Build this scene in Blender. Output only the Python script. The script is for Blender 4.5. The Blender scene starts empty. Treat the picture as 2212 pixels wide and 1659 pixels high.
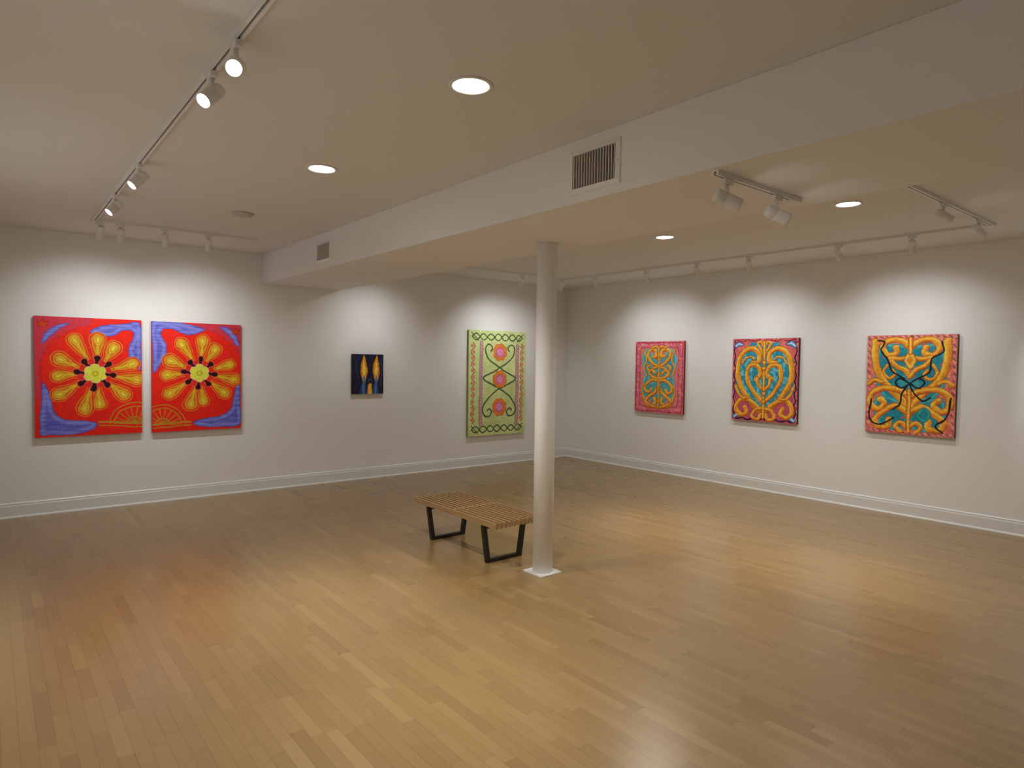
import bpy, bmesh, math
import numpy as np
from mathutils import Vector, Matrix

# ------------------------------------------------------------------ constants
XE, YN, ZC = 7.655, 7.955, 2.845      # east wall, north wall, ceiling
XW, YS = -0.55, -1.6                  # west wall, south wall
BX0, BX1, BZ = 2.572, 3.550, 2.495    # dropped beam
scene = bpy.context.scene
COL = scene.collection

def lin(c):
    c = np.asarray(c, float) / 255.0
    return np.where(c <= 0.04045, c / 12.92, ((c + 0.055) / 1.055) ** 2.4)
def lin4(c):
    l = lin(c); return (float(l[0]), float(l[1]), float(l[2]), 1.0)

# ------------------------------------------------------------------ materials
def new_mat(name):
    m = bpy.data.materials.new(name); m.use_nodes = True
    nt = m.node_tree
    return m, nt, nt.nodes['Principled BSDF']

def plain(name, rgb, rough=0.5, metal=0.0, bump=0.0, bscale=200.0, spec=0.5, var=0.03):
    m, nt, b = new_mat(name)
    tc = nt.nodes.new('ShaderNodeTexCoord')
    no = nt.nodes.new('ShaderNodeTexNoise'); no.inputs['Scale'].default_value = bscale
    no.inputs['Detail'].default_value = 2
    nt.links.new(tc.outputs['Object'], no.inputs['Vector'])
    mx = nt.nodes.new('ShaderNodeMix'); mx.data_type = 'RGBA'
    c = lin4(rgb)
    mx.inputs['A'].default_value = tuple(min(1, v * (1 - var)) for v in c[:3]) + (1,)
    mx.inputs['B'].default_value = tuple(min(1, v * (1 + var)) for v in c[:3]) + (1,)
    nt.links.new(no.outputs['Fac'], mx.inputs['Factor'])
    nt.links.new(mx.outputs['Result'], b.inputs['Base Color'])
    b.inputs['Roughness'].default_value = rough
    b.inputs['Metallic'].default_value = metal
    b.inputs['Specular IOR Level'].default_value = spec
    if bump > 0:
        bp = nt.nodes.new('ShaderNodeBump'); bp.inputs['Strength'].default_value = bump
        bp.inputs['Distance'].default_value = 0.002
        nt.links.new(no.outputs['Fac'], bp.inputs['Height'])
        nt.links.new(bp.outputs['Normal'], b.inputs['Normal'])
    return m

def emit(name, rgb, strength):
    m, nt, b = new_mat(name)
    b.inputs['Base Color'].default_value = (0.8, 0.8, 0.8, 1)
    b.inputs['Emission Color'].default_value = lin4(rgb)
    b.inputs['Emission Strength'].default_value = strength
    m.cycles.emission_sampling = 'NONE'
    return m

M_wall = plain('wall_paint', (237, 236, 232), 0.62, bump=0.12, bscale=60, spec=0.3, var=0.01)
M_ceil = plain('ceiling_paint', (229, 228, 224), 0.8, bscale=80, spec=0.2, var=0.01)
M_beam = plain('beam_paint', (238, 238, 236), 0.7, bscale=80, spec=0.2, var=0.01)
M_base = plain('baseboard_paint', (230, 230, 227), 0.35, bscale=30, var=0.01)
M_colm = plain('column_enamel', (247, 247, 246), 0.75, bscale=30, var=0.003, spec=0.3)
M_metal = plain('track_white_metal', (232, 232, 230), 0.45, bscale=50, var=0.01)
M_head = plain('lamp_head_metal', (234, 234, 232), 0.4, bscale=50, var=0.01)
M_dark = plain('dark_slot', (60, 56, 52), 0.7, bscale=50)
M_duct = plain('dark_duct', (96, 90, 82), 0.8, bscale=50)
M_black = plain('black_lacquer', (22, 21, 21), 0.35, bscale=50)
M_ventf = plain('vent_frame_enamel', (234, 234, 232), 0.45, bscale=50, var=0.01)
M_ventl = plain('vent_louver_metal', (214, 210, 202), 0.45, bscale=50, var=0.02)
M_lens = emit('lamp_lens_glow', (252, 252, 255), 16.0)
M_down = emit('downlight_glow', (255, 248, 244), 10.0)
M_off = plain('detector_plastic', (196, 190, 184), 0.5, bscale=50)

def wood_mat(name, c1, c2):
    m, nt, b = new_mat(name)
    tc = nt.nodes.new('ShaderNodeTexCoord'); mp = nt.nodes.new('ShaderNodeMapping')
    mp.inputs['Scale'].default_value = (60, 4, 60)
    nt.links.new(tc.outputs['Object'], mp.inputs['Vector'])
    no = nt.nodes.new('ShaderNodeTexNoise'); no.inputs['Scale'].default_value = 1; no.inputs['Detail'].default_value = 4
    nt.links.new(mp.outputs['Vector'], no.inputs['Vector'])
    mx = nt.nodes.new('ShaderNodeMix'); mx.data_type = 'RGBA'
    mx.inputs['A'].default_value = lin4(c1); mx.inputs['B'].default_value = lin4(c2)
    nt.links.new(no.outputs['Fac'], mx.inputs['Factor'])
    nt.links.new(mx.outputs['Result'], b.inputs['Base Color'])
    b.inputs['Roughness'].default_value = 0.38
    return m
M_bench = wood_mat('bench_maple', (146, 116, 76), (180, 148, 104))

def floor_mat():
    m, nt, b = new_mat('maple_strip_floor')
    N = nt.nodes; L = nt.links
    def math_(op, a, c=None):
        n = N.new('ShaderNodeMath'); n.operation = op
        for i, v in enumerate((a, c)):
            if v is None: continue
            if isinstance(v, (int, float)): n.inputs[i].default_value = v
            else: L.new(v, n.inputs[i])
        return n.outputs[0]
    tc = N.new('ShaderNodeTexCoord'); sp = N.new('ShaderNodeSeparateXYZ')
    L.new(tc.outputs['Object'], sp.inputs[0])
    X, Y = math_('ADD', sp.outputs[0], 0.0395), sp.outputs[1]
    Wd = 0.060
    sx = math_('DIVIDE', X, Wd); ix = math_('FLOOR', sx); fx = math_('FRACT', sx)
    w1 = N.new('ShaderNodeTexWhiteNoise'); w1.noise_dimensions = '1D'; L.new(math_('ADD', ix, 57.3), w1.inputs['W'])
    w2 = N.new('ShaderNodeTexWhiteNoise'); w2.noise_dimensions = '1D'; L.new(math_('ADD', ix, 331.7), w2.inputs['W'])
    ln = math_('ADD', math_('MULTIPLY', w1.outputs['Value'], 0.30), 0.32)
    sy = math_('DIVIDE', math_('ADD', Y, math_('MULTIPLY', w2.outputs['Value'], 5.0)), ln)
    iy = math_('FLOOR', sy); fy = math_('FRACT', sy)
    cmb = N.new('ShaderNodeCombineXYZ'); L.new(ix, cmb.inputs[0]); L.new(iy, cmb.inputs[1])
    wn = N.new('ShaderNodeTexWhiteNoise'); wn.noise_dimensions = '2D'; L.new(cmb.outputs[0], wn.inputs['Vector'])
    ramp = N.new('ShaderNodeValToRGB'); L.new(wn.outputs['Value'], ramp.inputs[0])
    e = ramp.color_ramp.elements
    e[0].position = 0.0; e[0].color = lin4((147, 118, 75))
    e[1].position = 1.0; e[1].color = lin4((163, 134, 89))
    for p, c in ((0.10, (151, 122, 78)), (0.45, (154, 125, 80)), (0.90, (158, 129, 84))):
        q = ramp.color_ramp.elements.new(p); q.color = lin4(c)
    mp = N.new('ShaderNodeMapping'); mp.inputs['Scale'].default_value = (70, 5, 1)
    ad = N.new('ShaderNodeVectorMath'); ad.operation = 'ADD'
    L.new(tc.outputs['Object'], ad.inputs[0]); L.new(wn.outputs['Color'], ad.inputs[1])
    L.new(ad.outputs[0], mp.inputs['Vector'])
    gn = N.new('ShaderNodeTexNoise'); gn.inputs['Scale'].default_value = 1; gn.inputs['Detail'].default_value = 3
    gn.inputs['Distortion'].default_value = 0.6
    L.new(mp.outputs[0], gn.inputs['Vector'])
    g = math_('ADD', math_('MULTIPLY', gn.outputs['Fac'], 0.14), 0.93)
    ex = math_('MULTIPLY', math_('MINIMUM', fx, math_('SUBTRACT', 1.0, fx)), Wd)
    ey = math_('MULTIPLY', math_('MINIMUM', fy, math_('SUBTRACT', 1.0, fy)), ln)
    ed = math_('MINIMUM', ex, ey)
    seam = N.new('ShaderNodeMapRange'); seam.inputs['From Min'].default_value = 0.0003
    seam.inputs['From Max'].default_value = 0.0016; seam.inputs['To Min'].default_value = 0.62; seam.inputs['To Max'].default_value = 1.0
    L.new(ed, seam.inputs['Value'])
    tot = math_('MULTIPLY', g, seam.outputs[0])
    vm = N.new('ShaderNodeVectorMath'); vm.operation = 'SCALE'
    L.new(ramp.outputs[0], vm.inputs[0]); L.new(tot, vm.inputs['Scale'])
    L.new(vm.outputs[0], b.inputs['Base Color'])
    rr = math_('ADD', 0.27, math_('MULTIPLY', wn.outputs['Value'], 0.02))
    L.new(rr, b.inputs['Roughness'])
    b.inputs['Specular IOR Level'].default_value = 0.85
    return m
M_floor = floor_mat()

# ------------------------------------------------------------------ mesh helpers
def obj_from_bm(name, bm, mats, parent=None, loc=None, bevel=0.0):
    me = bpy.data.meshes.new(name)
    bmesh.ops.recalc_face_normals(bm, faces=bm.faces)
    bm.to_mesh(me); bm.free()
    for m in (mats if isinstance(mats, (list, tuple)) else [mats]): me.materials.append(m)
    o = bpy.data.objects.new(name, me); COL.objects.link(o)
    if parent: o.parent = parent
    if loc is not None: o.location = loc
    if bevel > 0:
        md = o.modifiers.new('bevel', 'BEVEL'); md.width = bevel; md.segments = 2; md.limit_method = 'ANGLE'
    return o

def add_box(bm, x0, x1, y0, y1, z0, z1, mi=0):
    vs = [bm.verts.new(p) for p in ((x0,y0,z0),(x1,y0,z0),(x1,y1,z0),(x0,y1,z0),(x0,y0,z1),(x1,y0,z1),(x1,y1,z1),(x0,y1,z1))]
    for f in ((0,3,2,1),(4,5,6,7),(0,1,5,4),(1,2,6,5),(2,3,7,6),(3,0,4,7)):
        fc = bm.faces.new([vs[i] for i in f]); fc.material_index = mi
    return vs

def add_hex(bm, bottom, top, mi=0):
    a = [bm.verts.new(p) for p in bottom]; c = [bm.verts.new(p) for p in top]; n = len(a)
    bm.faces.new(a[::-1]).material_index = mi; bm.faces.new(c).material_index = mi
    for i in range(n):
        bm.faces.new((a[i], a[(i+1) % n], c[(i+1) % n], c[i])).material_index = mi

def lathe(bm, prof, seg=32, mi=0, mat=None, smooth=True):
    rings = []
    for r, z in prof:
        if r < 1e-6:
            v = Vector((0, 0, z)); rings.append([bm.verts.new(mat @ v if mat else v)])
        else:
            ring = []
            for i in range(seg):
                a = 2 * math.pi * i / seg; v = Vector((r * math.cos(a), r * math.sin(a), z))
                ring.append(bm.verts.new(mat @ v if mat else v))
            rings.append(ring)
    for k, (A, B) in enumerate(zip(rings[:-1], rings[1:])):
        flat = abs(prof[k][1]-prof[k+1][1]) < 1e-6
        for i in range(seg):
            j = (i + 1) % seg
            if len(A) == 1 and len(B) == 1: continue
            if len(A) == 1: f = bm.faces.new((A[0], B[i], B[j]))
            elif len(B) == 1: f = bm.faces.new((A[i], A[j], B[0]))
            else: f = bm.faces.new((A[i], A[j], B[j], B[i]))
            f.material_index = mi; f.smooth = smooth and not flat
def tag(o, label, cat, group=None):
    o['label'] = label; o['category'] = cat
    if group: o['group'] = group
def struct(o, label=None):
    o['kind'] = 'structure'
    if label: o['label'] = label
def box_obj(name, dims, mat, bevel=0.0):
    bm = bmesh.new(); add_box(bm, *dims, ); return obj_from_bm(name, bm, mat, bevel=bevel)
def empty(name, loc):
    e = bpy.data.objects.new(name, None); e.empty_display_size = 0.1; e.location = loc; COL.objects.link(e); return e

# ------------------------------------------------------------------ room
T = 0.15
struct(box_obj('floor', (XW-T, XE+T, YS-T, YN+T, -0.1, 0.0), M_floor), 'honey maple strip wood floor')
struct(box_obj('ceiling', (XW-T, XE+T, YS-T, YN+T, ZC, ZC+0.1), M_ceil), 'painted plaster ceiling')
struct(box_obj('wall_north', (XW-T, XE+T, YN, YN+T, 0, ZC), M_wall), 'off-white gallery wall')
struct(box_obj('wall_east', (XE, XE+T, YS-T, YN, 0, ZC), M_wall), 'off-white gallery wall')
struct(box_obj('wall_west', (XW-T, XW, YS-T, YN, 0, ZC), M_wall), 'off-white gallery wall')
struct(box_obj('wall_south', (XW, XE, YS-T, YS, 0, ZC), M_wall), 'off-white gallery wall')
struct(box_obj('trim_1', (BX0, BX1, YS, YN, BZ, ZC), M_beam, bevel=0.003), 'boxed-in drywall ceiling beam')

def baseboard(name, p0, p1, n):
    prof = [(0, 0), (0.030, 0), (0.030, 0.010), (0.024, 0.020), (0.017, 0.022), (0.017, 0.118), (0.013, 0.128), (0.013, 0.142), (0.006, 0.150), (0, 0.150)]
    bm = bmesh.new(); ra = []; rb = []
    for d, z in prof:
        ra.append(bm.verts.new((p0[0] + n[0]*d, p0[1] + n[1]*d, z)))
        rb.append(bm.verts.new((p1[0] + n[0]*d, p1[1] + n[1]*d, z)))
    k = len(prof)
    for i in range(k):
        j = (i+1) % k; bm.faces.new((ra[i], ra[j], rb[j], rb[i]))
    bm.faces.new(ra); bm.faces.new(rb)
    struct(obj_from_bm(name, bm, M_base), 'tall white painted baseboard')
baseboard('baseboard_north', (XW, YN), (XE, YN), (0, -1))
baseboard('baseboard_east', (XE, YS), (XE, YN), (-1, 0))
baseboard('baseboard_west', (XW, YS), (XW, YN), (1, 0))
baseboard('baseboard_south', (XW, YS), (XE, YS), (0, 1))

# ------------------------------------------------------------------ column
cx_, cy_ = 3.27, 3.635
col = empty('column', (cx_, cy_, 0))
tag(col, 'round white steel support column on a square floor plate', 'column')
bm = bmesh.new(); lathe(bm, [(0, 0.008), (0.077, 0.008), (0.077, BZ), (0, BZ)], 64)
obj_from_bm('shaft', bm, M_colm, parent=col)
bm = bmesh.new(); add_box(bm, -0.105, 0.105, -0.105, 0.105, 0, 0.010)
for dx in (-0.090, 0.090):
    for dy in (-0.090, 0.090):
        lathe(bm, [(0.007, 0.010), (0.007, 0.012), (0.004, 0.014), (0, 0.014)], 12, mat=Matrix.Translation((dx, dy, 0)))
obj_from_bm('base_plate', bm, M_base, parent=col, bevel=0.001)

# ------------------------------------------------------------------ bench
bx0, bx1, by0, by1, bt = 2.995, 3.465, 3.865, 5.085, 0.360
ben = empty('bench', ((bx0+bx1)/2, (by0+by1)/2, 0))
tag(ben, 'low slatted blond wood bench on black trapezoid legs', 'bench')
bm = bmesh.new()
hw = (bx1-bx0)/2; hl = (by1-by0)/2; ns = 11; sw = 0.0150
step = (2*hw - sw) / (ns-1)
for i in range(ns):
    x = -hw + i*step
    add_box(bm, x, x+sw, -hl, hl, bt-0.045, bt)
    if i < ns-1:
        add_box(bm, x+sw, x+step, -0.012, 0.012, bt-0.040, bt-0.001)
        for yy in (-hl+0.04, hl-0.04):
            add_box(bm, x+sw, x+step, yy-0.008, yy+0.008, bt-0.045, bt-0.034)
obj_from_bm('seat', bm, M_bench, parent=ben, bevel=0.0012)
for yy in (-0.41, 0.41):
    bm = bmesh.new()
    add_box(bm, -hw+0.022, hw-0.022, yy-0.02, yy+0.02, bt-0.060, bt-0.0451)
    obj_from_bm('crossbar', bm, M_black, parent=ben, bevel=0.001)
    bm = bmesh.new(); t = 0.017; d = 0.019; zt = bt-0.0601
    for s in (-1, 1):
        xt = s*(hw-0.030); xb = s*(hw-0.075)
        add_hex(bm, [(xb-t, yy-d, 0.0), (xb+t, yy-d, 0.0), (xb+t, yy+d, 0.0), (xb-t, yy+d, 0.0)],
                    [(xt-t, yy-d, zt), (xt+t, yy-d, zt), (xt+t, yy+d, zt), (xt-t, yy+d, zt)])
    add_box(bm, -(hw-0.085), hw-0.085, yy-d+0.001, yy+d-0.001, 0.0005, 0.030)
    add_box(bm, -(hw-0.035), hw-0.035, yy-d+0.001, yy+d-0.001, zt-0.022, zt)
    obj_from_bm('leg', bm, M_black, parent=ben, bevel=0.0015)

# ------------------------------------------------------------------ vents
def vent(y0, y1, z0, z1, nl, label):
    yc, zc = (y0+y1)/2, (z0+z1)/2
    v = empty('air_vent', (BX0, yc, zc)); tag(v, label, 'vent')
    a, b_ = (y1-y0)/2, (z1-z0)/2; f = 0.030
    bm = bmesh.new()
    for (A, B) in (((-a, -b_), (a, -b_)), ((a, -b_), (a, b_)), ((a, b_), (-a, b_)), ((-a, b_), (-a, -b_))):
        def inn(p, k): return (math.copysign(abs(p[0])-k, p[0]), math.copysign(abs(p[1])-k, p[1]))
        Ai, Bi = inn(A, f), inn(B, f); Am, Bm = inn(A, 0.005), inn(B, 0.005)
        bo = [(0, *A), (0, *B), (0, *Bi), (0, *Ai)]
        to = [(-0.009, *Am), (-0.009, *Bm), (-0.014, *Bi), (-0.014, *Ai)]
        add_hex(bm, bo, to)
    for sy in (-1, 1):
        lathe(bm, [(0.005, 0), (0.005, 0.002), (0, 0.003)], 10, mat=Matrix.Translation((-0.012, sy*(a-0.014), 0)) @ Matrix.Rotation(-math.pi/2, 4, 'Y'))
    obj_from_bm('frame', bm, M_ventf, parent=v)
    bm = bmesh.new(); add_box(bm, -0.0012, -0.0002, -a+f, a-f, -b_+f, b_-f)
    obj_from_bm('duct_opening', bm, M_duct, parent=v)
    bm = bmesh.new()
    for i in range(nl):
        y = -a+f + (i+0.5)*(2*(a-f))/nl; w = 0.0028; s = -0.0005
        add_hex(bm, [(-0.0013, y-w-s, -b_+f), (-0.0013, y+w-s, -b_+f), (-0.0125, y+w+s, -b_+f), (-0.0125, y-w+s, -b_+f)],
                    [(-0.0013, y-w-s, b_-f), (-0.0013, y+w-s, b_-f), (-0.0125, y+w+s, b_-f), (-0.0125, y-w+s, b_-f)])
    obj_from_bm('louvers', bm, M_ventl, parent=v)
vent(2.295, 2.675, 2.540, 2.785, 16, 'white rectangular air vent with vertical louvers on the beam')
vent(5.950, 6.310, 2.550, 2.760, 16, 'small white air vent near the far end of the beam')

# ------------------------------------------------------------------ tracks
TH = 0.022; TW = 0.018
def track(segs, ztop, label, feeds=()):
    x0, y0 = segs[0][0], segs[0][1]
    e = empty('lighting_track', (x0, y0, ztop)); tag(e, label, 'track lighting')
    for s in segs:
        bm = bmesh.new()
        ax, ay, bx, by = s[0]-x0, s[1]-y0, s[2]-x0, s[3]-y0
        if abs(bx-ax) > abs(by-ay):
            lo, hi = min(ax, bx), max(ax, bx)
            add_box(bm, lo, hi, ay-TW, ay+TW, -0.006, 0)
            add_box(bm, lo, hi, ay-TW, ay-0.005, -TH, -0.006); add_box(bm, lo, hi, ay+0.005, ay+TW, -TH, -0.006)
            add_box(bm, lo, hi, ay-0.0049, ay+0.0049, -0.0075, -0.0061, 1)
        else:
            lo, hi = min(ay, by), max(ay, by)
            add_box(bm, ax-TW, ax+TW, lo, hi, -0.006, 0)
            add_box(bm, ax-TW, ax-0.005, lo, hi, -TH, -0.006); add_box(bm, ax+0.005, ax+TW, lo, hi, -TH, -0.006)
            add_box(bm, ax-0.0049, ax+0.0049, lo, hi, -0.0075, -0.0061, 1)
        obj_from_bm('track_rail', bm, [M_metal, M_dark], parent=e)
    for fx, fy, sx, sy in feeds:
        bm = bmesh.new(); add_box(bm, fx-x0-sx, fx-x0+sx, fy-y0-sy, fy-y0+sy, -TH-0.006, 0)
        obj_from_bm('power_feed', bm, M_metal, parent=e, bevel=0.003)
TLX, TLY = 0.757, 6.975
TRX, TRY = 6.690, 7.010
TRS = 1.757
track([(TLX, 1.2, TLX, TLY+TW), (TLX+TW+.001, TLY, 2.21, TLY)], ZC, 'L-shaped white ceiling lighting track', [(TLX, TLY, 0.024, 0.024)])
track([(TRX, TRS, TRX, TRY+TW), (TRX-TW-.001, TRY, 3.75, TRY), (TRX-TW-.001, TRS, 3.95, TRS)], ZC,
      'three-sided white ceiling lighting track following the walls', [(TRX, TRY, 0.024, 0.024), (TRX, TRS, 0.024, 0.024)])
track([(2.61, TRS, 3.34, TRS)], BZ, 'short white lighting track under the beam', [(3.33, TRS, 0.045, 0.024)])

def spot(parent, loc, d, energy, angle, color, blend=1.0, rad=0.03):
    l = bpy.data.lights.new('lamp_beam', 'SPOT'); l.energy = energy; l.spot_size = math.radians(angle)
    l.spot_blend = blend; l.shadow_soft_size = rad; l.color = color
    o = bpy.data.objects.new('lamp_beam', l); COL.objects.link(o); o.parent = parent
    o.location = loc; o.rotation_euler = Vector(d).to_track_quat('-Z', 'Y').to_euler()
    return o

WHITE = (0.95, 0.975, 1.0)
def head(x, y, ztop, aim, axis, energy, label, angle=120, drop=0.095, color=WHITE, group='track lights'):
    e = empty('track_light', (x, y, ztop-TH)); tag(e, label, 'track light', group)
    bm = bmesh.new()
    hx, hy = (0.036, 0.014) if axis == 'X' else (0.014, 0.036)
    add_box(bm, -hx, hx, -hy, hy, -0.026, 0.0)
    obj_from_bm('adapter', bm, M_metal, parent=e, bevel=0.003)
    bm = bmesh.new()
    lathe(bm, [(0, -0.026), (0.009, -0.026), (0.009, -0.050), (0.012, -0.052), (0.012, -drop+0.025), (0, -drop+0.025)], 16)
    obj_from_bm('stem', bm, M_metal, parent=e)
    c = Vector((0, 0, -drop))
    d = (Vector(aim) - (Vector((x, y, ztop-TH)) + c)).normalized()
    R = d.to_track_quat('Z', 'Y').to_matrix().to_4x4()
    Mx = Matrix.Translation(c) @ R
    bm = bmesh.new()
    lathe(bm, [(0, -0.060), (0.024, -0.060), (0.030, -0.055), (0.032, -0.045), (0.032, -0.012), (0.0305, -0.010), (0.0305, -0.006), (0.033, -0.004),
               (0.033, 0.056), (0.0345, 0.058), (0.0345, 0.066), (0.030, 0.066), (0.028, 0.056), (0, 0.056)], 28, mat=Mx)
    obj_from_bm('lamp_head', bm, M_head, parent=e)
    bm = bmesh.new()
    lathe(bm, [(0, 0.0565), (0.0275, 0.0565), (0.026, 0.060), (0.016, 0.063), (0, 0.064)], 24, mat=Mx)
    obj_from_bm('lens', bm, M_lens, parent=e)
    spot(e, c + d*0.070, d, energy, angle, color)

EN = 19.5
lw = 'white cylindrical track light aimed at a red painting'
head(0.800, TLY, ZC, (0.72, YN, 1.20), 'X', EN*0.7, lw)
head(0.960, TLY, ZC, (0.95, YN, 1.20), 'X', EN*0.7, lw)
head(1.330, TLY, ZC, (1.75, YN, 1.20), 'X', EN*0.6, lw)
head(1.720, TLY, ZC, (1.84, YN, 1.20), 'X', EN*0.9, lw)
wl = 'white cylindrical track light aimed at the side wall'
head(TLX, 2.66, ZC, (-0.20, 0.50, 1.50), 'Y', EN*2.8, 'bright white track light shining toward the room', angle=56)
head(TLX, 3.01, ZC, (XW, 2.20, 1.35), 'Y', EN*3.6, 'bright white track light on the ceiling track', angle=74)
head(TLX, 4.74, ZC, (XW, 4.40, 1.35), 'Y', EN*3.6, wl, angle=80)
head(TLX, 5.74, ZC, (XW, 5.40, 1.35), 'Y', EN*3.6, wl, angle=80)
head(3.960, TRY, ZC, (3.93, YN, 1.30), 'X', EN*0.95, 'white track light aimed at the small candle painting')
head(5.830, TRY, ZC, (6.10, YN, 1.20), 'X', EN*1.35, 'white track light aimed at the green painting')
head(6.600, TRY, ZC, (6.25, YN, 1.20), 'X', EN*0.4, 'white track light at the corner of the track')
lr = 'white cylindrical track light aimed at an orange painting'
for yh, ya in ((2.37, 2.60), (3.04, 2.76), (4.03, 4.28), (4.72, 4.42), (5.50, 5.90), (6.40, 6.05)):
    head(TRX, yh, ZC, (XE, ya, 1.20), 'Y', EN*0.8, lr)
head(5.53, TRS, ZC, (7.2, 0.0, 1.2), 'X', EN*3.4, 'white track light aimed away from the far wall', angle=60)
head(6.35, TRS, ZC, (XE, 0.9, 1.3), 'X', EN*3.2, 'white track light near the track corner', angle=60)
head(2.71, TRS, BZ, (4.3, 0.6, 1.50), 'X', EN*1.6, 'white track light hanging under the beam', angle=40)
head(3.16, TRS, BZ, (4.8, 0.5, 1.45), 'X', EN*1.6, 'white track light hanging under the beam', angle=40)

# ------------------------------------------------------------------ downlights
def downlight(x, y, energy, label='round recessed ceiling downlight, lit'):
    e = empty('downlight', (x, y, ZC)); tag(e, label, 'ceiling light', 'recessed ceiling downlights')
    bm = bmesh.new()
    lathe(bm, [(0.078, 0.0), (0.101, 0.0), (0.102, -0.003), (0.098, -0.006), (0.088, -0.007), (0.078, -0.0015), (0.078, 0)], 48)
    obj_from_bm('trim_ring', bm, M_ventf, parent=e)
    bm = bmesh.new(); lathe(bm, [(0.080, -0.0005), (0.060, -0.002), (0, -0.003)], 48)
    obj_from_bm('lens', bm, M_down, parent=e)
    l = bpy.data.lights.new('lamp_glow', 'AREA'); l.shape = 'DISK'; l.size = 0.14; l.energy = energy*0.58
    l.color = (1.0, 0.96, 0.89); l.spread = math.radians(128)
    o = bpy.data.objects.new('lamp_glow', l); COL.objects.link(o); o.parent = e; o.location = (0, 0, -0.009)
    spot(e, (0, 0, -0.012), (0, 0, -1), energy*2.3, 48, (1.0, 0.94, 0.85), rad=0.07)
DE = 21
for x, y in ((1.705, 2.43), (1.705, 4.11), (5.13, 2.27), (5.17, 4.03)):
    downlight(x, y, DE)
bm = bmesh.new(); lathe(bm, [(0, 0), (0.088, 0), (0.088, -0.010), (0.080, -0.020), (0.050, -0.024), (0, -0.024)], 40)
sd = obj_from_bm('smoke_detector', bm, M_off, loc=(1.71, 5.83, ZC)); tag(sd, 'flat round unlit disc fixture on the ceiling', 'smoke detector')

# ------------------------------------------------------------------ painting engine
def catmull(P, closed=False, n=14):
    P = np.asarray(P, float)
    if closed: Q = np.vstack([P[-1], P, P[0], P[1]])
    else: Q = np.vstack([2*P[0]-P[1], P, 2*P[-1]-P[-2]])
    out = []
    for i in range(1, len(Q)-2):
        p0, p1, p2, p3 = Q[i-1], Q[i], Q[i+1], Q[i+2]
        for t in np.linspace(0, 1, n, endpoint=False):
            out.append(0.5*((2*p1)+(-p0+p2)*t+(2*p0-5*p1+4*p2-p3)*t*t+(-p0+3*p1-3*p2+p3)*t**3))
    if not closed: out.append(Q[-2])
    return np.array(out)
def resample(C, step):
    s = np.concatenate([[0], np.cumsum(np.hypot(*(C[1:]-C[:-1]).T))]); n = max(4, int(s[-1]/step)+1)
    t = np.linspace(0, s[-1], n); return np.stack([np.interp(t, s, C[:, 0]), np.interp(t, s, C[:, 1])], 1)
def vnoise(ny, nx, cell, seed, cellx=None):
    cellx = cellx or cell
    r = np.random.default_rng(seed); gy, gx = int(ny/cell)+3, int(nx/cellx)+3
    g = r.random((gy, gx)); y = np.arange(ny)/cell; x = np.arange(nx)/cellx
    iy = y.astype(int); ix = x.astype(int); fy = (y-iy)[:, None]; fx = (x-ix)[None, :]
    fy = fy*fy*(3-2*fy); fx = fx*fx*(3-2*fx)
    return ((g[iy][:, ix]*(1-fx)+g[iy][:, ix+1]*fx)*(1-fy)+(g[iy+1][:, ix]*(1-fx)+g[iy+1][:, ix+1]*fx)*fy)*2-1

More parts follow.
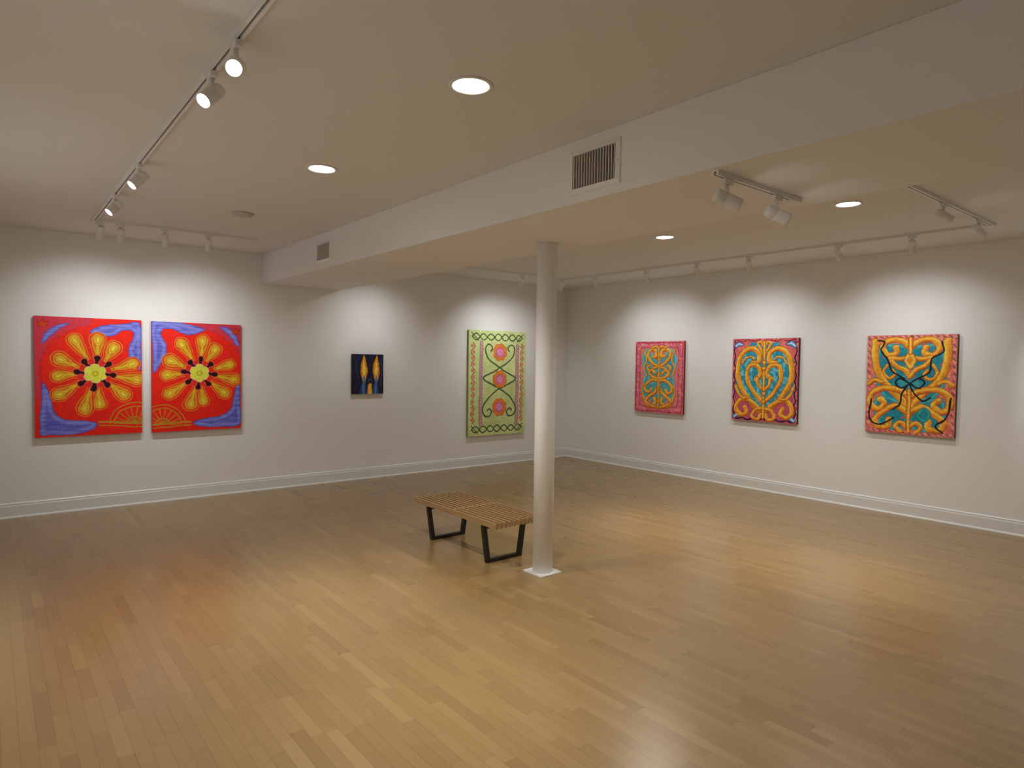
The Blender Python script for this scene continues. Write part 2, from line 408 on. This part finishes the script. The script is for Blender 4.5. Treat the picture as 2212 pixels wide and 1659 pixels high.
class Art:
    def __init__(s, w, h, res, bg, seed=1, wob=0.004):
        s.w, s.h, s.res = w, h, res
        s.nx, s.ny = int(w/res)+1, int(h/res)+1
        gx, gy = np.meshgrid(np.linspace(0, w, s.nx), np.linspace(0, h, s.ny))
        s.gx, s.gy = gx, gy
        s.x = gx + wob*vnoise(s.ny, s.nx, 9, seed) + wob*1.6*vnoise(s.ny, s.nx, 40, seed+7)
        s.y = gy + wob*vnoise(s.ny, s.nx, 9, seed+1) + wob*1.6*vnoise(s.ny, s.nx, 40, seed+8)
        s.c = np.ones((s.ny, s.nx, 3))*np.array(bg, float); s.seed = seed
    def uv(s, P):
        P = np.asarray(P, float); return P*np.array([s.w, s.h])
    def mix(s, a, col, sl=(slice(None), slice(None))):
        a = np.clip(a, 0, 1)[..., None]; s.c[sl] = s.c[sl]*(1-a)+np.asarray(col, float)*a
    def box(s, lo, hi):
        i0 = max(0, int(lo[0]/s.res)-3); i1 = min(s.nx, int(hi[0]/s.res)+4)
        j0 = max(0, int(lo[1]/s.res)-3); j1 = min(s.ny, int(hi[1]/s.res)+4)
        return (slice(j0, max(j1, j0)), slice(i0, max(i1, i0)))
    def stroke(s, P, w, col, hl=None, edge=None, ew=0.006, mir=False, smooth=True, metric=False, lo=None):
        for m in ((False, True) if mir else (False,)):
            Q = np.asarray(P, float)
            if not metric:
                if m: Q = np.stack([1-Q[:, 0], Q[:, 1]], 1)
                Q = s.uv(Q)
            C = catmull(Q) if smooth and len(Q) > 2 else Q
            C = resample(C, s.res*0.9)
            W = np.interp(np.linspace(0, 1, len(C)), np.linspace(0, 1, len(w)), w) if hasattr(w, '__len__') else np.full(len(C), w)
            mw = W.max() + (ew if edge is not None else 0)
            sl = s.box(C.min(0)-mw, C.max(0)+mw); X, Y = s.x[sl], s.y[sl]
            if X.size == 0: continue
            best = np.full(X.shape, 1e9); bw = np.full(X.shape, 1e-3); oy = np.zeros(X.shape)
            for (a, b), r in zip(C, W):
                q = s.box((a-mw-0.014, b-mw-0.014), (a+mw+0.014, b+mw+0.014))
                q = (slice(max(q[0].start-sl[0].start, 0), max(q[0].stop-sl[0].start, 0)), slice(max(q[1].start-sl[1].start, 0), max(q[1].stop-sl[1].start, 0)))
                Xs, Ys = X[q], Y[q]
                if Xs.size == 0: continue
                d = np.hypot(Xs-a, Ys-b)-r; k = d < best[q]
                best[q] = np.where(k, d, best[q]); bw[q] = np.where(k, r, bw[q])
                oy[q] = np.where(k, ((Ys-b)+(Xs-a)*0.4)/max(r, 1e-4), oy[q])
            if edge is not None: s.mix((ew-best)/s.res+0.5, edge, sl)
            s.mix(-best/s.res+0.5, col, sl)
            if lo is not None: s.mix((oy-0.25)*1.6*(best < 0), lo, sl)
            if hl is not None:
                if lo is None: s.mix((-best/np.maximum(bw, 1e-4)-0.45)*2.2, hl, sl)
                else: s.mix(np.clip(1-np.abs(oy+0.30)/0.42, 0, 1)*(best < 0), hl, sl)
    def poly(s, P, col, hl=None, edge=None, ew=0.005, closed_smooth=True, hw=0.02, mir=False):
        for m in ((False, True) if mir else (False,)):
            Q = np.asarray(P, float)
            if m: Q = np.stack([1-Q[:, 0], Q[:, 1]], 1)
            Q = s.uv(Q); C = catmull(Q, True, 8) if closed_smooth else Q
            sl = s.box(C.min(0)-0.02, C.max(0)+0.02); X, Y = s.x[sl], s.y[sl]
            ins = np.zeros(X.shape, bool); D = np.full(X.shape, 1e9)
            for i in range(len(C)):
                (x1, y1), (x2, y2) = C[i], C[(i+1) % len(C)]
                if y1 != y2:
                    k = ((y1 > Y) != (y2 > Y)) & (X < (x2-x1)*(Y-y1)/(y2-y1)+x1); ins ^= k
                L = (x2-x1)**2+(y2-y1)**2+1e-12; t = np.clip(((X-x1)*(x2-x1)+(Y-y1)*(y2-y1))/L, 0, 1)
                D = np.minimum(D, np.hypot(X-x1-t*(x2-x1), Y-y1-t*(y2-y1)))
            S = np.where(ins, D, -D)
            if edge is not None: s.mix((S+ew)/s.res+0.5, edge, sl)
            s.mix(S/s.res+0.5, col, sl)
            if hl is not None: s.mix(np.clip(1-np.abs(S-hw)/hw, 0, 1)*ins, hl, sl)
    def disc(s, u, v, r, col, edge=None, ew=0.006, ry=None):
        x, y = u*s.w, v*s.h; ry = ry or r
        D = (np.hypot((s.x-x)/r, (s.y-y)/ry)-1)*min(r, ry)
        if edge is not None: s.mix((ew-D)/s.res+0.5, edge)
        s.mix(-D/s.res+0.5, col)
    def finish(s, amt=0.07):
        n = vnoise(s.ny, s.nx, 3, s.seed+5)*0.5+vnoise(s.ny, s.nx, 12, s.seed+6)*0.6
        m = vnoise(s.ny, s.nx, 16, s.seed+7) > 0
        st = np.where(m, vnoise(s.ny, s.nx, 2, s.seed+8, 14), vnoise(s.ny, s.nx, 14, s.seed+9, 2))
        s.c = s.c*(1+amt*(n+0.9*st)[..., None])
        hue = vnoise(s.ny, s.nx, 8, s.seed+10)[..., None]*np.array([2.0, 7.0, -6.0])*amt*10
        s.c = np.clip(s.c+hue, 0, 250)
def rrect(A, m, r, col, lw=None):
    qx = np.abs(A.x-A.w/2)-(A.w/2-m-r); qy = np.abs(A.y-A.h/2)-(A.h/2-m-r)
    D = np.hypot(np.maximum(qx, 0), np.maximum(qy, 0))+np.minimum(np.maximum(qx, qy), 0)-r
    if lw is None: A.mix(-D/A.res+0.5, col)
    else: A.mix((lw-np.abs(D))/A.res+0.5, col)
def mottled(A, cols, cell, seed):
    for i, (c, th) in enumerate(cols):
        n = vnoise(A.ny, A.nx, cell, seed+i*3)+0.4*vnoise(A.ny, A.nx, cell/3, seed+i*3+1)
        A.mix((n-th)*4, c)
def pxf(x0, y0, x1, y1):
    return lambda pts: [((x-x0)/(x1-x0), (y-y0)/(y1-y0)) for x, y in pts]

M_paint, nt_, b_ = new_mat('acrylic_paint')
at = nt_.nodes.new('ShaderNodeAttribute'); at.attribute_name = 'paint'
nt_.links.new(at.outputs['Color'], b_.inputs['Base Color']); b_.inputs['Roughness'].default_value = 0.5
b_.inputs['Specular IOR Level'].default_value = 0.3

def hang(art, wall, u0, ztop, label, side, thick=0.04):
    w, h, nx, ny = art.w, art.h, art.nx, art.ny
    gx = art.gx.ravel()-w/2; gz = h/2-art.gy.ravel()
    V = np.stack([gx, np.full(gx.size, -thick), gz], 1)
    C = np.concatenate([lin(art.c.reshape(-1, 3)), np.ones((gx.size, 1))], 1)
    idx = np.arange(nx*ny).reshape(ny, nx)
    F = np.stack([idx[:-1, :-1], idx[1:, :-1], idx[1:, 1:], idx[:-1, 1:]], -1).reshape(-1, 4)
    n0 = len(V)
    a, b = w/2, h/2
    bx = np.array([(-a, -thick, -b), (a, -thick, -b), (a, 0, -b), (-a, 0, -b), (-a, -thick, b), (a, -thick, b), (a, 0, b), (-a, 0, b)], float)
    V = np.vstack([V, bx]); C = np.vstack([C, np.tile(np.append(lin(side), 1), (8, 1))])
    BF = np.array([(0, 3, 2, 1), (4, 5, 6, 7), (1, 2, 6, 5), (3, 0, 4, 7), (2, 3, 7, 6)])+n0
    F = np.vstack([F, BF])
    me = bpy.data.meshes.new('painting')
    me.vertices.add(len(V)); me.vertices.foreach_set('co', V.ravel())
    me.loops.add(F.size); me.loops.foreach_set('vertex_index', F.ravel().astype(np.int32))
    me.polygons.add(len(F)); me.polygons.foreach_set('loop_start', np.arange(0, F.size, 4, dtype=np.int32))
    me.update(calc_edges=True); me.validate()
    ca = me.color_attributes.new('paint', 'FLOAT_COLOR', 'POINT'); ca.data.foreach_set('color', C.ravel().astype(np.float32))
    me.materials.append(M_paint)
    o = bpy.data.objects.new('painting', me); COL.objects.link(o)
    if wall == 'N': o.location = (u0+w/2, YN-0.0005, ztop-h/2)
    else:
        o.location = (XE-0.0005, u0-w/2, ztop-h/2); o.rotation_euler = (0, 0, -math.pi/2)
    tag(o, label, 'painting')

def red_art(seed, f, flower, leaves, fan, crown, magL, base):
    A = Art(0.93, 1.21, 0.0034, (242, 36, 18), seed)
    fu, fv = f([flower])[0]; fx, fy = fu*A.w, fv*A.h
    D = np.hypot((A.x-fx), (A.y-fy)*0.96)
    sx = (A.x if magL else A.w-A.x)
    n = vnoise(A.ny, A.nx, 3, seed+20)
    zone = np.clip((0.50-sx-0.30*(A.y/A.h)+0.05*n)/0.02, 0, 1)*np.clip((0.74*A.h-A.y)/0.10+n*0.5, 0, 1)
    A.mix(np.clip((D-0.47+0.014*n)/0.008, 0, 1)*zone, (214, 56, 74))
    A.mix(np.clip(1-np.abs(D-0.47)/0.014, 0, 1)*(n > 0.1)*zone*0.8, (196, 34, 60))
    for P in leaves:
        A.poly(f(P), (98, 100, 204), edge=(120, 30, 100), ew=0.003)
        A.poly(f(P), (98, 100, 204), hl=(140, 144, 226), hw=0.026)
    blue = (A.c[..., 2] > 150) & (A.c[..., 0] < 190)
    ln = vnoise(A.ny, A.nx, 3, seed+31, 22)
    A.mix(blue*np.clip(ln, 0, 1)*0.55, (74, 72, 176)); A.mix(blue*np.clip(-ln, 0, 1)*0.40, (166, 170, 234))
    cu, cv = f([fan])[0]; fx2, fy2 = cu*A.w, cv*A.h
    R = np.hypot(A.x-fx2, A.y-fy2); up = A.y < fy2; ang = np.arctan2(fy2-A.y, A.x-fx2)
    G = (196, 146, 36)
    for r0 in (0.225, 0.185, 0.075):
        A.mix(np.clip(1.6-np.abs(R-r0)/0.005, 0, 1)*up, G)
    sp = np.abs(((ang/(math.pi/9))+0.5) % 1-0.5)*(math.pi/9)*R
    A.mix(np.clip(1.5-sp/0.005, 0, 1)*up*(R < 0.19), G)
    A.mix((R < 0.035)*up, G)
    q = f(base); A.stroke(q, 0.010, G, smooth=False); A.stroke([(a_, b_2+0.030) for a_, b_2 in q], 0.006, G, smooth=False)
    npet = 11
    for pas in range(3):
        for k in range(npet):
            t = -math.pi/2 + 0.06 + k*2*math.pi/npet + 0.09*math.sin(k*2.3+seed)
            L = 0.350+0.034*math.sin(k*1.7+seed); dx, dy = math.cos(t), math.sin(t)
            wd = 1.0+0.10*math.sin(k*4.1+seed)
            bend = 0.038*math.sin(k*3.1)
            def seg(*ds): return [(fx+dx*a_-dy*bend*(a_/L)**2, fy+dy*a_+dx*bend*(a_/L)**2) for a_ in ds]
            S3 = (0.15, 0.22, 0.29, L)
            if pas == 0:
                A.stroke(seg(*S3), [0.034, 0.040, 0.062*wd, 0.078*wd], (224, 150, 38), metric=True)
                A.stroke(seg(*S3), [0.028, 0.034, 0.055*wd, 0.071*wd], (236, 52, 22), metric=True)
            if pas == 1:
                A.stroke(seg(*S3), [0.016, 0.022, 0.043*wd, 0.058*wd], (228, 158, 34), metric=True)
                A.stroke(seg(0.17, 0.23, 0.29, L-0.002), [0.007, 0.011, 0.030*wd, 0.044*wd], (222, 110, 26), metric=True)
            if pas == 2:
                A.stroke(seg(0.19, 0.24, L-0.03), [0.010, 0.012, 0.016], (222, 186, 40), metric=True)
                A.stroke(seg(L-0.035, L-0.0), [0.022, 0.033], (222, 178, 32), edge=(240, 208, 70), ew=0.004, smooth=False, metric=True)
                A.stroke(seg(L-0.02, L+0.008), 0.009, (240, 222, 84), smooth=False, metric=True)
    A.disc(fu, fv, 0.150, (232, 42, 32))
    for k in range(8):
        t = -math.pi/2+0.1+k*math.pi/4; dx, dy = math.cos(t), math.sin(t)
        P = [(fx+dx*0.085, fy+dy*0.085), (fx+dx*0.160, fy+dy*0.160)]
        A.stroke(P, [0.022, 0.010, 0.027], (40, 8, 14), edge=(232, 84, 70), ew=0.009, smooth=False, metric=True)
    for k in range(6):
        t = -math.pi/2+k*math.pi/3; A.disc(fu+math.cos(t)*0.058/A.w, fv+math.sin(t)*0.058/A.h, 0.042, (228, 232, 70), edge=(244, 180, 150), ew=0.007)
    A.disc(fu, fv, 0.055, (228, 232, 70)); A.disc(fu, fv, 0.028, (214, 190, 40), edge=(160, 170, 40), ew=0.004); A.disc(fu, fv, 0.010, (240, 236, 110))
    u, v = f([crown])[0]
    A.poly([(u-.045, v-.02), (u-.02, v), (u, v-.03), (u+.02, v), (u+.045, v-.02), (u+.03, v+.025), (u-.03, v+.025)], (214, 70, 20), edge=(170, 30, 40), closed_smooth=False)
    A.finish(0.04); return A
f1 = pxf(74, 687, 304.5, 940)
hang(red_art(3, f1, (200, 806),
    [[(190,717),(206,705),(230,700),(262,697),(300,693),(303,740),(301,797),(290,788),(275,766),(277,744),(288,724),(282,712),(262,712),(240,723),(215,724)],
     [(90,825),(104,848),(110,870),(116,890),(135,903),(165,907),(190,910),(203,918),(188,930),(160,935),(105,936),(84,934),(84,900),(88,870)],
     [(89,744),(97,722),(118,706),(145,700),(126,712),(109,727)]],
    (287, 918), (92, 702), True, [(208, 912), (304, 918)]),
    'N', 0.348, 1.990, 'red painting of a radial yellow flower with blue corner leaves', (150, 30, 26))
f2 = pxf(327, 698, 521, 930)
hang(red_art(9, f2, (427, 806),
    [[(330,699),(380,699),(420,704),(440,712),(415,721),(395,723),(372,713),(352,712),(345,724),(356,745),(355,768),(344,790),(331,803),(329,750)],
     [(472,704),(496,707),(511,721),(516,746),(507,742),(501,727),(487,715)],
     [(517,822),(506,848),(501,868),(494,889),(470,901),(440,904),(412,913),(430,921),(470,924),(517,922),(519,870)]],
    (349, 916), (510, 712), False, [(328, 914), (408, 911)]),
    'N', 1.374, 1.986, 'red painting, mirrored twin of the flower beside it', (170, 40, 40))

A = Art(0.447, 0.53, 0.0028, (24, 24, 50), 21, 0.003)
A.mix((vnoise(A.ny, A.nx, 14, 3)*0.5).clip(0, 1), (48, 44, 92))
for u in (0.36, 0.76):
    A.stroke([(u, 0.66), (u-0.01, 0.99)], [0.024, 0.050], (44, 70, 126), hl=(96, 136, 190), edge=(12, 12, 24), ew=0.008)
    A.stroke([(u, 0.66), (u, 0.50), (u, 0.26), (u+0.01, 0.03)], [0.022, 0.052, 0.040, 0.003], (222, 138, 24), hl=(248, 192, 56), edge=(100, 50, 20), ew=0.006)
    A.stroke([(u, 0.58), (u, 0.40), (u, 0.18)], [0.018, 0.028, 0.004], (250, 206, 76))
    A.stroke([(u, 0.62), (u, 0.16)], 0.004, (252, 236, 150), smooth=False)
    A.stroke([(u, 0.66), (u, 0.54)], [0.020, 0.008], (90, 140, 170), smooth=False)
A.stroke([(0.56, 0.99), (0.565, 0.78)], [0.034, 0.026], (232, 166, 60), hl=(250, 206, 90), edge=(170, 90, 30), ew=0.007, smooth=False)
A.stroke([(0.50, 0.70), (0.565, 0.62), (0.63, 0.70)], 0.006, (60, 90, 150)); A.stroke([(0.20, 0.05), (0.12, 0.3), (0.18, 0.6)], 0.006, (60, 60, 110)); A.stroke([(0.92, 0.1), (0.95, 0.4), (0.9, 0.8)], 0.006, (66, 60, 110))
A.finish(0.08)
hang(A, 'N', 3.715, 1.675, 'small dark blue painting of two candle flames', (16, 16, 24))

A = Art(1.105, 1.605, 0.0046, (206, 219, 142), 33, 0.005)
n = vnoise(A.ny, A.nx, 26, 40); A.mix((n*0.5+0.3).clip(0, 0.6), (222, 233, 164))
G = (60, 76, 50)
for vc in (0.062, 0.938):
    for ph in (0, math.pi):
        A.stroke([(0.06+t*0.88, vc+0.030*math.sin(t*math.pi*7+ph)) for t in np.linspace(0, 1, 29)], 0.009, G, hl=(90, 120, 70))
    A.stroke([(0.05, vc-0.035), (0.16, vc+0.035)], 0.007, G, smooth=False); A.stroke([(0.95, vc-0.035), (0.84, vc+0.035)], 0.007, G, smooth=False)
for uc in (0.07, 0.93):
    A.stroke([(uc+0.026*math.sin(t*math.pi*13), 0.12+t*0.76) for t in np.linspace(0, 1, 70)], 0.009, (200, 100, 96))
    for k in range(13): A.disc(uc+(0.012 if k % 2 else -0.012), 0.148+k*0.0585, 0.020, (226, 140, 80), edge=(170, 84, 84), ew=0.003)
for uc, b0, b1 in ((0.205, 0.12, 0.90), (0.845, 0.14, 0.90)):
    A.stroke([(uc, b0), (uc, b1)], 0.026, (206, 146, 164), hl=(226, 176, 190), edge=(110, 118, 88), ew=0.006, smooth=False)
    for k in range(26): A.stroke([(uc-0.014, b0+0.02+k*0.029), (uc+0.014, b0+0.03+k*0.029)], 0.005, (180, 110, 138), smooth=False)
vine = [(0.37, 0.195), (0.395, 0.17), (0.37, 0.14), (0.31, 0.135), (0.275, 0.18), (0.31, 0.25), (0.42, 0.31), (0.60, 0.38), (0.82, 0.455), (0.62, 0.53), (0.42, 0.60), (0.29, 0.68), (0.245, 0.75), (0.28, 0.81), (0.36, 0.82), (0.40, 0.78), (0.36, 0.745), (0.32, 0.765)]
A.stroke(vine, 0.0115, G, hl=(104, 134, 76)); A.stroke([(1.07-a_, b2) for a_, b2 in vine], 0.0115, G, hl=(104, 134, 76))
for vc in (0.205, 0.465, 0.735):
    for k in range(8):
        t = k*math.pi/4+0.3; A.disc(0.535+math.cos(t)*0.092/A.w, vc+math.sin(t)*0.092/A.h, 0.046, (240, 134, 44), edge=(206, 84, 40), ew=0.005)
    A.disc(0.535, vc, 0.098, (240, 150, 50)); A.disc(0.535, vc, 0.078, (226, 122, 168), edge=(190, 70, 100), ew=0.006)
    A.stroke([(0.49, vc+0.004), (0.52, vc-0.022), (0.57, vc-0.008), (0.56, vc+0.018), (0.52, vc+0.014), (0.53, vc)], 0.008, (242, 178, 206))
A.finish(0.05)
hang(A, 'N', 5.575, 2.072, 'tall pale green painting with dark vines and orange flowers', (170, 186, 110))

OR, OH, OE, OL = (236, 150, 30), (255, 210, 92), (136, 62, 26), (186, 90, 28)
def scroll(A, P, w=0.022, mir=True):
    A.stroke(P, w*1.28, OR, hl=OH, edge=OE, ew=0.003, mir=mir, lo=OL)

A = Art(0.875, 1.045, 0.0034, (220, 104, 120), 51)
mottled(A, [((238, 144, 150), 0.2)], 8, 5)
rrect(A, 0.020, 0.03, (176, 30, 56), 0.006)
rrect(A, 0.085, 0.05, (170, 36, 64)); rrect(A, 0.093, 0.05, (228, 122, 126))
A.poly([(0.14, 0.22), (0.30, 0.10), (0.42, 0.30), (0.32, 0.50), (0.44, 0.62), (0.30, 0.84), (0.14, 0.72), (0.18, 0.5)], (64, 170, 184), hl=(130, 206, 208), mir=True)
A.poly([(0.40, 0.18), (0.60, 0.18), (0.66, 0.82), (0.34, 0.82)], (80, 172, 184)); mottled(A, [((224, 124, 104), 0.7)], 10, 60)
scroll(A, [(0.18, 0.12), (0.24, 0.26), (0.18, 0.38), (0.24, 0.50)], 0.010)
scroll(A, [(0.20, 0.60), (0.16, 0.70), (0.20, 0.80)], 0.010)
scroll(A, [(0.50, 0.36), (0.36, 0.30), (0.27, 0.20), (0.34, 0.11), (0.44, 0.14), (0.44, 0.21), (0.38, 0.21)], 0.019)
scroll(A, [(0.50, 0.10), (0.56, 0.07), (0.64, 0.09)], 0.014)
scroll(A, [(0.50, 0.36), (0.40, 0.38), (0.30, 0.42), (0.26, 0.37), (0.31, 0.34)], 0.016)
scroll(A, [(0.50, 0.52), (0.38, 0.50), (0.30, 0.45), (0.36, 0.41), (0.42, 0.45)], 0.016)
scroll(A, [(0.50, 0.56), (0.38, 0.54), (0.26, 0.60), (0.22, 0.68), (0.30, 0.72), (0.36, 0.67)], 0.018)
scroll(A, [(0.50, 0.62), (0.42, 0.72), (0.28, 0.80), (0.24, 0.88), (0.34, 0.91), (0.44, 0.86), (0.42, 0.80)], 0.020)
scroll(A, [(0.18, 0.76), (0.22, 0.84), (0.34, 0.90), (0.50, 0.93)], 0.014)
for vv in (0.24, 0.46, 0.66, 0.83): A.disc(0.5, vv, 0.034, OR, edge=OE); A.disc(0.5, vv, 0.016, (214, 90, 60))
A.stroke([(0.5, 0.08), (0.5, 0.95)], 0.012, OR, hl=OH, edge=OE, ew=0.004, smooth=False)
A.finish(0.09)
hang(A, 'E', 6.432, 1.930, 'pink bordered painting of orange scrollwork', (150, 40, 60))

A = Art(0.885, 1.055, 0.0034, (214, 96, 104), 71)
mottled(A, [((238, 150, 126), 0.3), ((170, 44, 66), 0.6)], 8, 15)
rrect(A, 0.050, 0.06, (40, 148, 174))
n = vnoise(A.ny, A.nx, 9, 72)
A.mix((n-0.0)*2*((np.abs(A.x-A.w/2) < A.w/2-0.07) & (np.abs(A.y-A.h/2) < A.h/2-0.07)), (104, 200, 212))
A.poly([(0.08, 0.02), (0.28, 0.05), (0.20, 0.12), (0.10, 0.24), (0.03, 0.2)], (226, 112, 108), mir=True)
A.poly([(0.06, 0.66), (0.16, 0.72), (0.34, 0.80), (0.5, 0.88), (0.5, 0.99), (0.08, 0.98)], (200, 84, 114), mir=True)
A.stroke([(0.035+0.012*math.sin(t*40), 0.04+0.92*t) for t in np.linspace(0, 1, 60)], 0.0075, (26, 22, 50), mir=True)
P = [(0.04+0.92*t, 0.975+0.010*math.sin(t*34)) for t in np.linspace(0, 1, 60)]
A.stroke(P, 0.009, (26, 22, 50)); A.stroke([(a_, 1-b2) for a_, b2 in P], 0.006, (150, 30, 50))
for vv in (0.07, 0.94):
    A.stroke([(0.05, vv+0.02), (0.10, vv-0.01), (0.16, vv+0.0)], [0.022, 0.026, 0.012], (96, 156, 214), hl=(226, 236, 246), edge=(24, 30, 70), mir=True)
scroll(A, [(0.50, 0.90), (0.34, 0.80), (0.18, 0.64), (0.09, 0.44), (0.13, 0.22), (0.28, 0.12), (0.41, 0.17), (0.41, 0.28), (0.32, 0.30)], 0.026)
scroll(A, [(0.50, 0.78), (0.34, 0.64), (0.24, 0.48), (0.27, 0.34), (0.40, 0.33), (0.45, 0.43), (0.38, 0.49)], 0.022)
scroll(A, [(0.50, 0.62), (0.42, 0.56), (0.40, 0.48)], 0.016)
scroll(A, [(0.16, 0.30), (0.22, 0.24), (0.30, 0.22), (0.34, 0.25)], 0.010)
scroll(A, [(0.46, 0.86), (0.30, 0.76), (0.15, 0.74), (0.07, 0.84), (0.14, 0.93), (0.24, 0.90), (0.21, 0.83)], 0.022)
scroll(A, [(0.50, 0.84), (0.38, 0.86), (0.33, 0.94), (0.42, 0.97), (0.46, 0.91)], 0.017)
scroll(A, [(0.06, 0.58), (0.10, 0.66), (0.17, 0.72), (0.26, 0.72)], 0.014)
scroll(A, [(0.50, 0.20), (0.44, 0.12), (0.40, 0.06), (0.45, 0.035), (0.48, 0.08)], 0.014)
A.stroke([(0.5, 0.04), (0.5, 0.30), (0.5, 0.55), (0.5, 0.95)], 0.016, OR, hl=OH, edge=OE, ew=0.005)
for vv in (0.28, 0.36, 0.66, 0.76): A.disc(0.5, vv, 0.028, OR, edge=OE); A.disc(0.5, vv, 0.012, (240, 214, 120))
A.finish(0.10)
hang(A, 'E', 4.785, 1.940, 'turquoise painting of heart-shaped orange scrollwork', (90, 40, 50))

A = Art(0.86, 1.062, 0.0034, (226, 116, 108), 91)
mottled(A, [((240, 158, 118), 0.25), ((200, 76, 92), 0.65)], 9, 95)
n = vnoise(A.ny, A.nx, 10, 92)
for P in ([(0.16, 0.10), (0.48, 0.12), (0.48, 0.34), (0.44, 0.62), (0.28, 0.66), (0.12, 0.52), (0.10, 0.3)],
          [(0.14, 0.62), (0.44, 0.70), (0.48, 0.92), (0.28, 0.96), (0.10, 0.84)]):
    A.poly(P, (30, 142, 160), hl=(86, 190, 198), mir=True)
A.poly([(0.42, 0.40), (0.58, 0.40), (0.60, 0.60), (0.40, 0.60)], (60, 160, 174)); A.mix((n-0.6)*3, (216, 90, 100))
for k in range(30):
    t = k/29
    for q in ((0.025, t), (0.975, t), (t, 0.02), (t, 0.98)):
        A.stroke([(q[0]-0.012, q[1]-0.010), (q[0]+0.012, q[1]+0.010)], 0.004, (70, 90, 90) if k % 2 else (236, 170, 150), smooth=False)
scroll(A, [(0.24, 0.30), (0.20, 0.38), (0.27, 0.44), (0.34, 0.40), (0.31, 0.35)], 0.012)
scroll(A, [(0.50, 0.13), (0.40, 0.06), (0.27, 0.05), (0.18, 0.12), (0.24, 0.20), (0.34, 0.18), (0.33, 0.12)], 0.023)
scroll(A, [(0.50, 0.22), (0.38, 0.24), (0.27, 0.23), (0.33, 0.30), (0.44, 0.35), (0.50, 0.42)], 0.019)
scroll(A, [(0.10, 0.06), (0.09, 0.22), (0.15, 0.40), (0.28, 0.54), (0.42, 0.66), (0.50, 0.80)], 0.027)
scroll(A, [(0.50, 0.62), (0.38, 0.56), (0.20, 0.54), (0.07, 0.60), (0.05, 0.70), (0.14, 0.76), (0.22, 0.70), (0.17, 0.65)], 0.025)
scroll(A, [(0.50, 0.78), (0.36, 0.72), (0.22, 0.78), (0.12, 0.86), (0.16, 0.94), (0.27, 0.93), (0.28, 0.86)], 0.025)
scroll(A, [(0.50, 0.94), (0.42, 0.88), (0.36, 0.92), (0.41, 0.975)], 0.017)
scroll(A, [(0.03, 0.50), (0.10, 0.46), (0.18, 0.48)], 0.016)
A.poly([(0.5, 0.17), (0.57, 0.25), (0.5, 0.34), (0.43, 0.25)], OR, hl=OH, edge=OE)
A.stroke([(0.5, 0.04), (0.5, 0.18)], 0.018, OR, hl=OH, edge=OE, ew=0.005, smooth=False); A.stroke([(0.5, 0.56), (0.5, 0.97)], 0.017, OR, hl=OH, edge=OE, ew=0.005, smooth=False)
K = (24, 28, 34)
A.stroke([(0.50, 0.485), (0.40, 0.44), (0.35, 0.49), (0.42, 0.54), (0.50, 0.495), (0.60, 0.43), (0.67, 0.47), (0.61, 0.53), (0.50, 0.49)], 0.0085, K)
A.stroke([(0.50, 0.49), (0.42, 0.60), (0.40, 0.70), (0.33, 0.76)], 0.0085, K); A.stroke([(0.50, 0.49), (0.57, 0.60), (0.66, 0.66), (0.74, 0.62)], 0.0085, K)
A.stroke([(0.44, 0.44), (0.30, 0.36), (0.24, 0.24), (0.16, 0.16), (0.20, 0.07), (0.12, 0.05)], 0.0085, K); A.stroke([(0.58, 0.44), (0.72, 0.36), (0.74, 0.24), (0.86, 0.17), (0.84, 0.07)], 0.0085, K)
A.stroke([(0.06, 0.66), (0.04, 0.84), (0.16, 0.92), (0.34, 0.84)], 0.0085, K); A.stroke([(0.96, 0.62), (0.92, 0.80), (0.80, 0.90), (0.88, 0.96)], 0.0085, K)
A.stroke([(0.60, 0.80), (0.66, 0.74), (0.73, 0.78), (0.68, 0.85), (0.60, 0.82)], 0.013, (40, 170, 170), edge=(16, 90, 100), ew=0.005)
A.finish(0.10)
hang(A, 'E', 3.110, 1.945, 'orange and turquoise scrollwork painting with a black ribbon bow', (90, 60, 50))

# ------------------------------------------------------------------ camera
f = 1394.99; yaw, pit, rol = 0.68097, 0.03428, 0.01392
fw = Vector((math.sin(yaw)*math.cos(pit), math.cos(yaw)*math.cos(pit), -math.sin(pit)))
r0 = Vector((math.cos(yaw), -math.sin(yaw), 0)); u0 = r0.cross(fw)
r = r0*math.cos(rol)+u0*math.sin(rol); u = -r0*math.sin(rol)+u0*math.cos(rol)
cd = bpy.data.cameras.new('camera'); cam = bpy.data.objects.new('camera', cd); COL.objects.link(cam)
cd.sensor_width = 36.0; cd.sensor_fit = 'HORIZONTAL'; cd.lens = f/2212*36.0; cd.clip_start = 0.02
M = Matrix(((r.x, u.x, -fw.x, 0), (r.y, u.y, -fw.y, 0), (r.z, u.z, -fw.z, 1.6), (0, 0, 0, 1)))
cam.matrix_world = M
scene.camera = cam
w = bpy.data.worlds.new('world'); scene.world = w; w.use_nodes = True
w.node_tree.nodes['Background'].inputs[0].default_value = (0, 0, 0, 1)
scene.view_settings.view_transform = 'Standard'
scene.view_settings.look = 'None'
scene.view_settings.exposure = 0.60
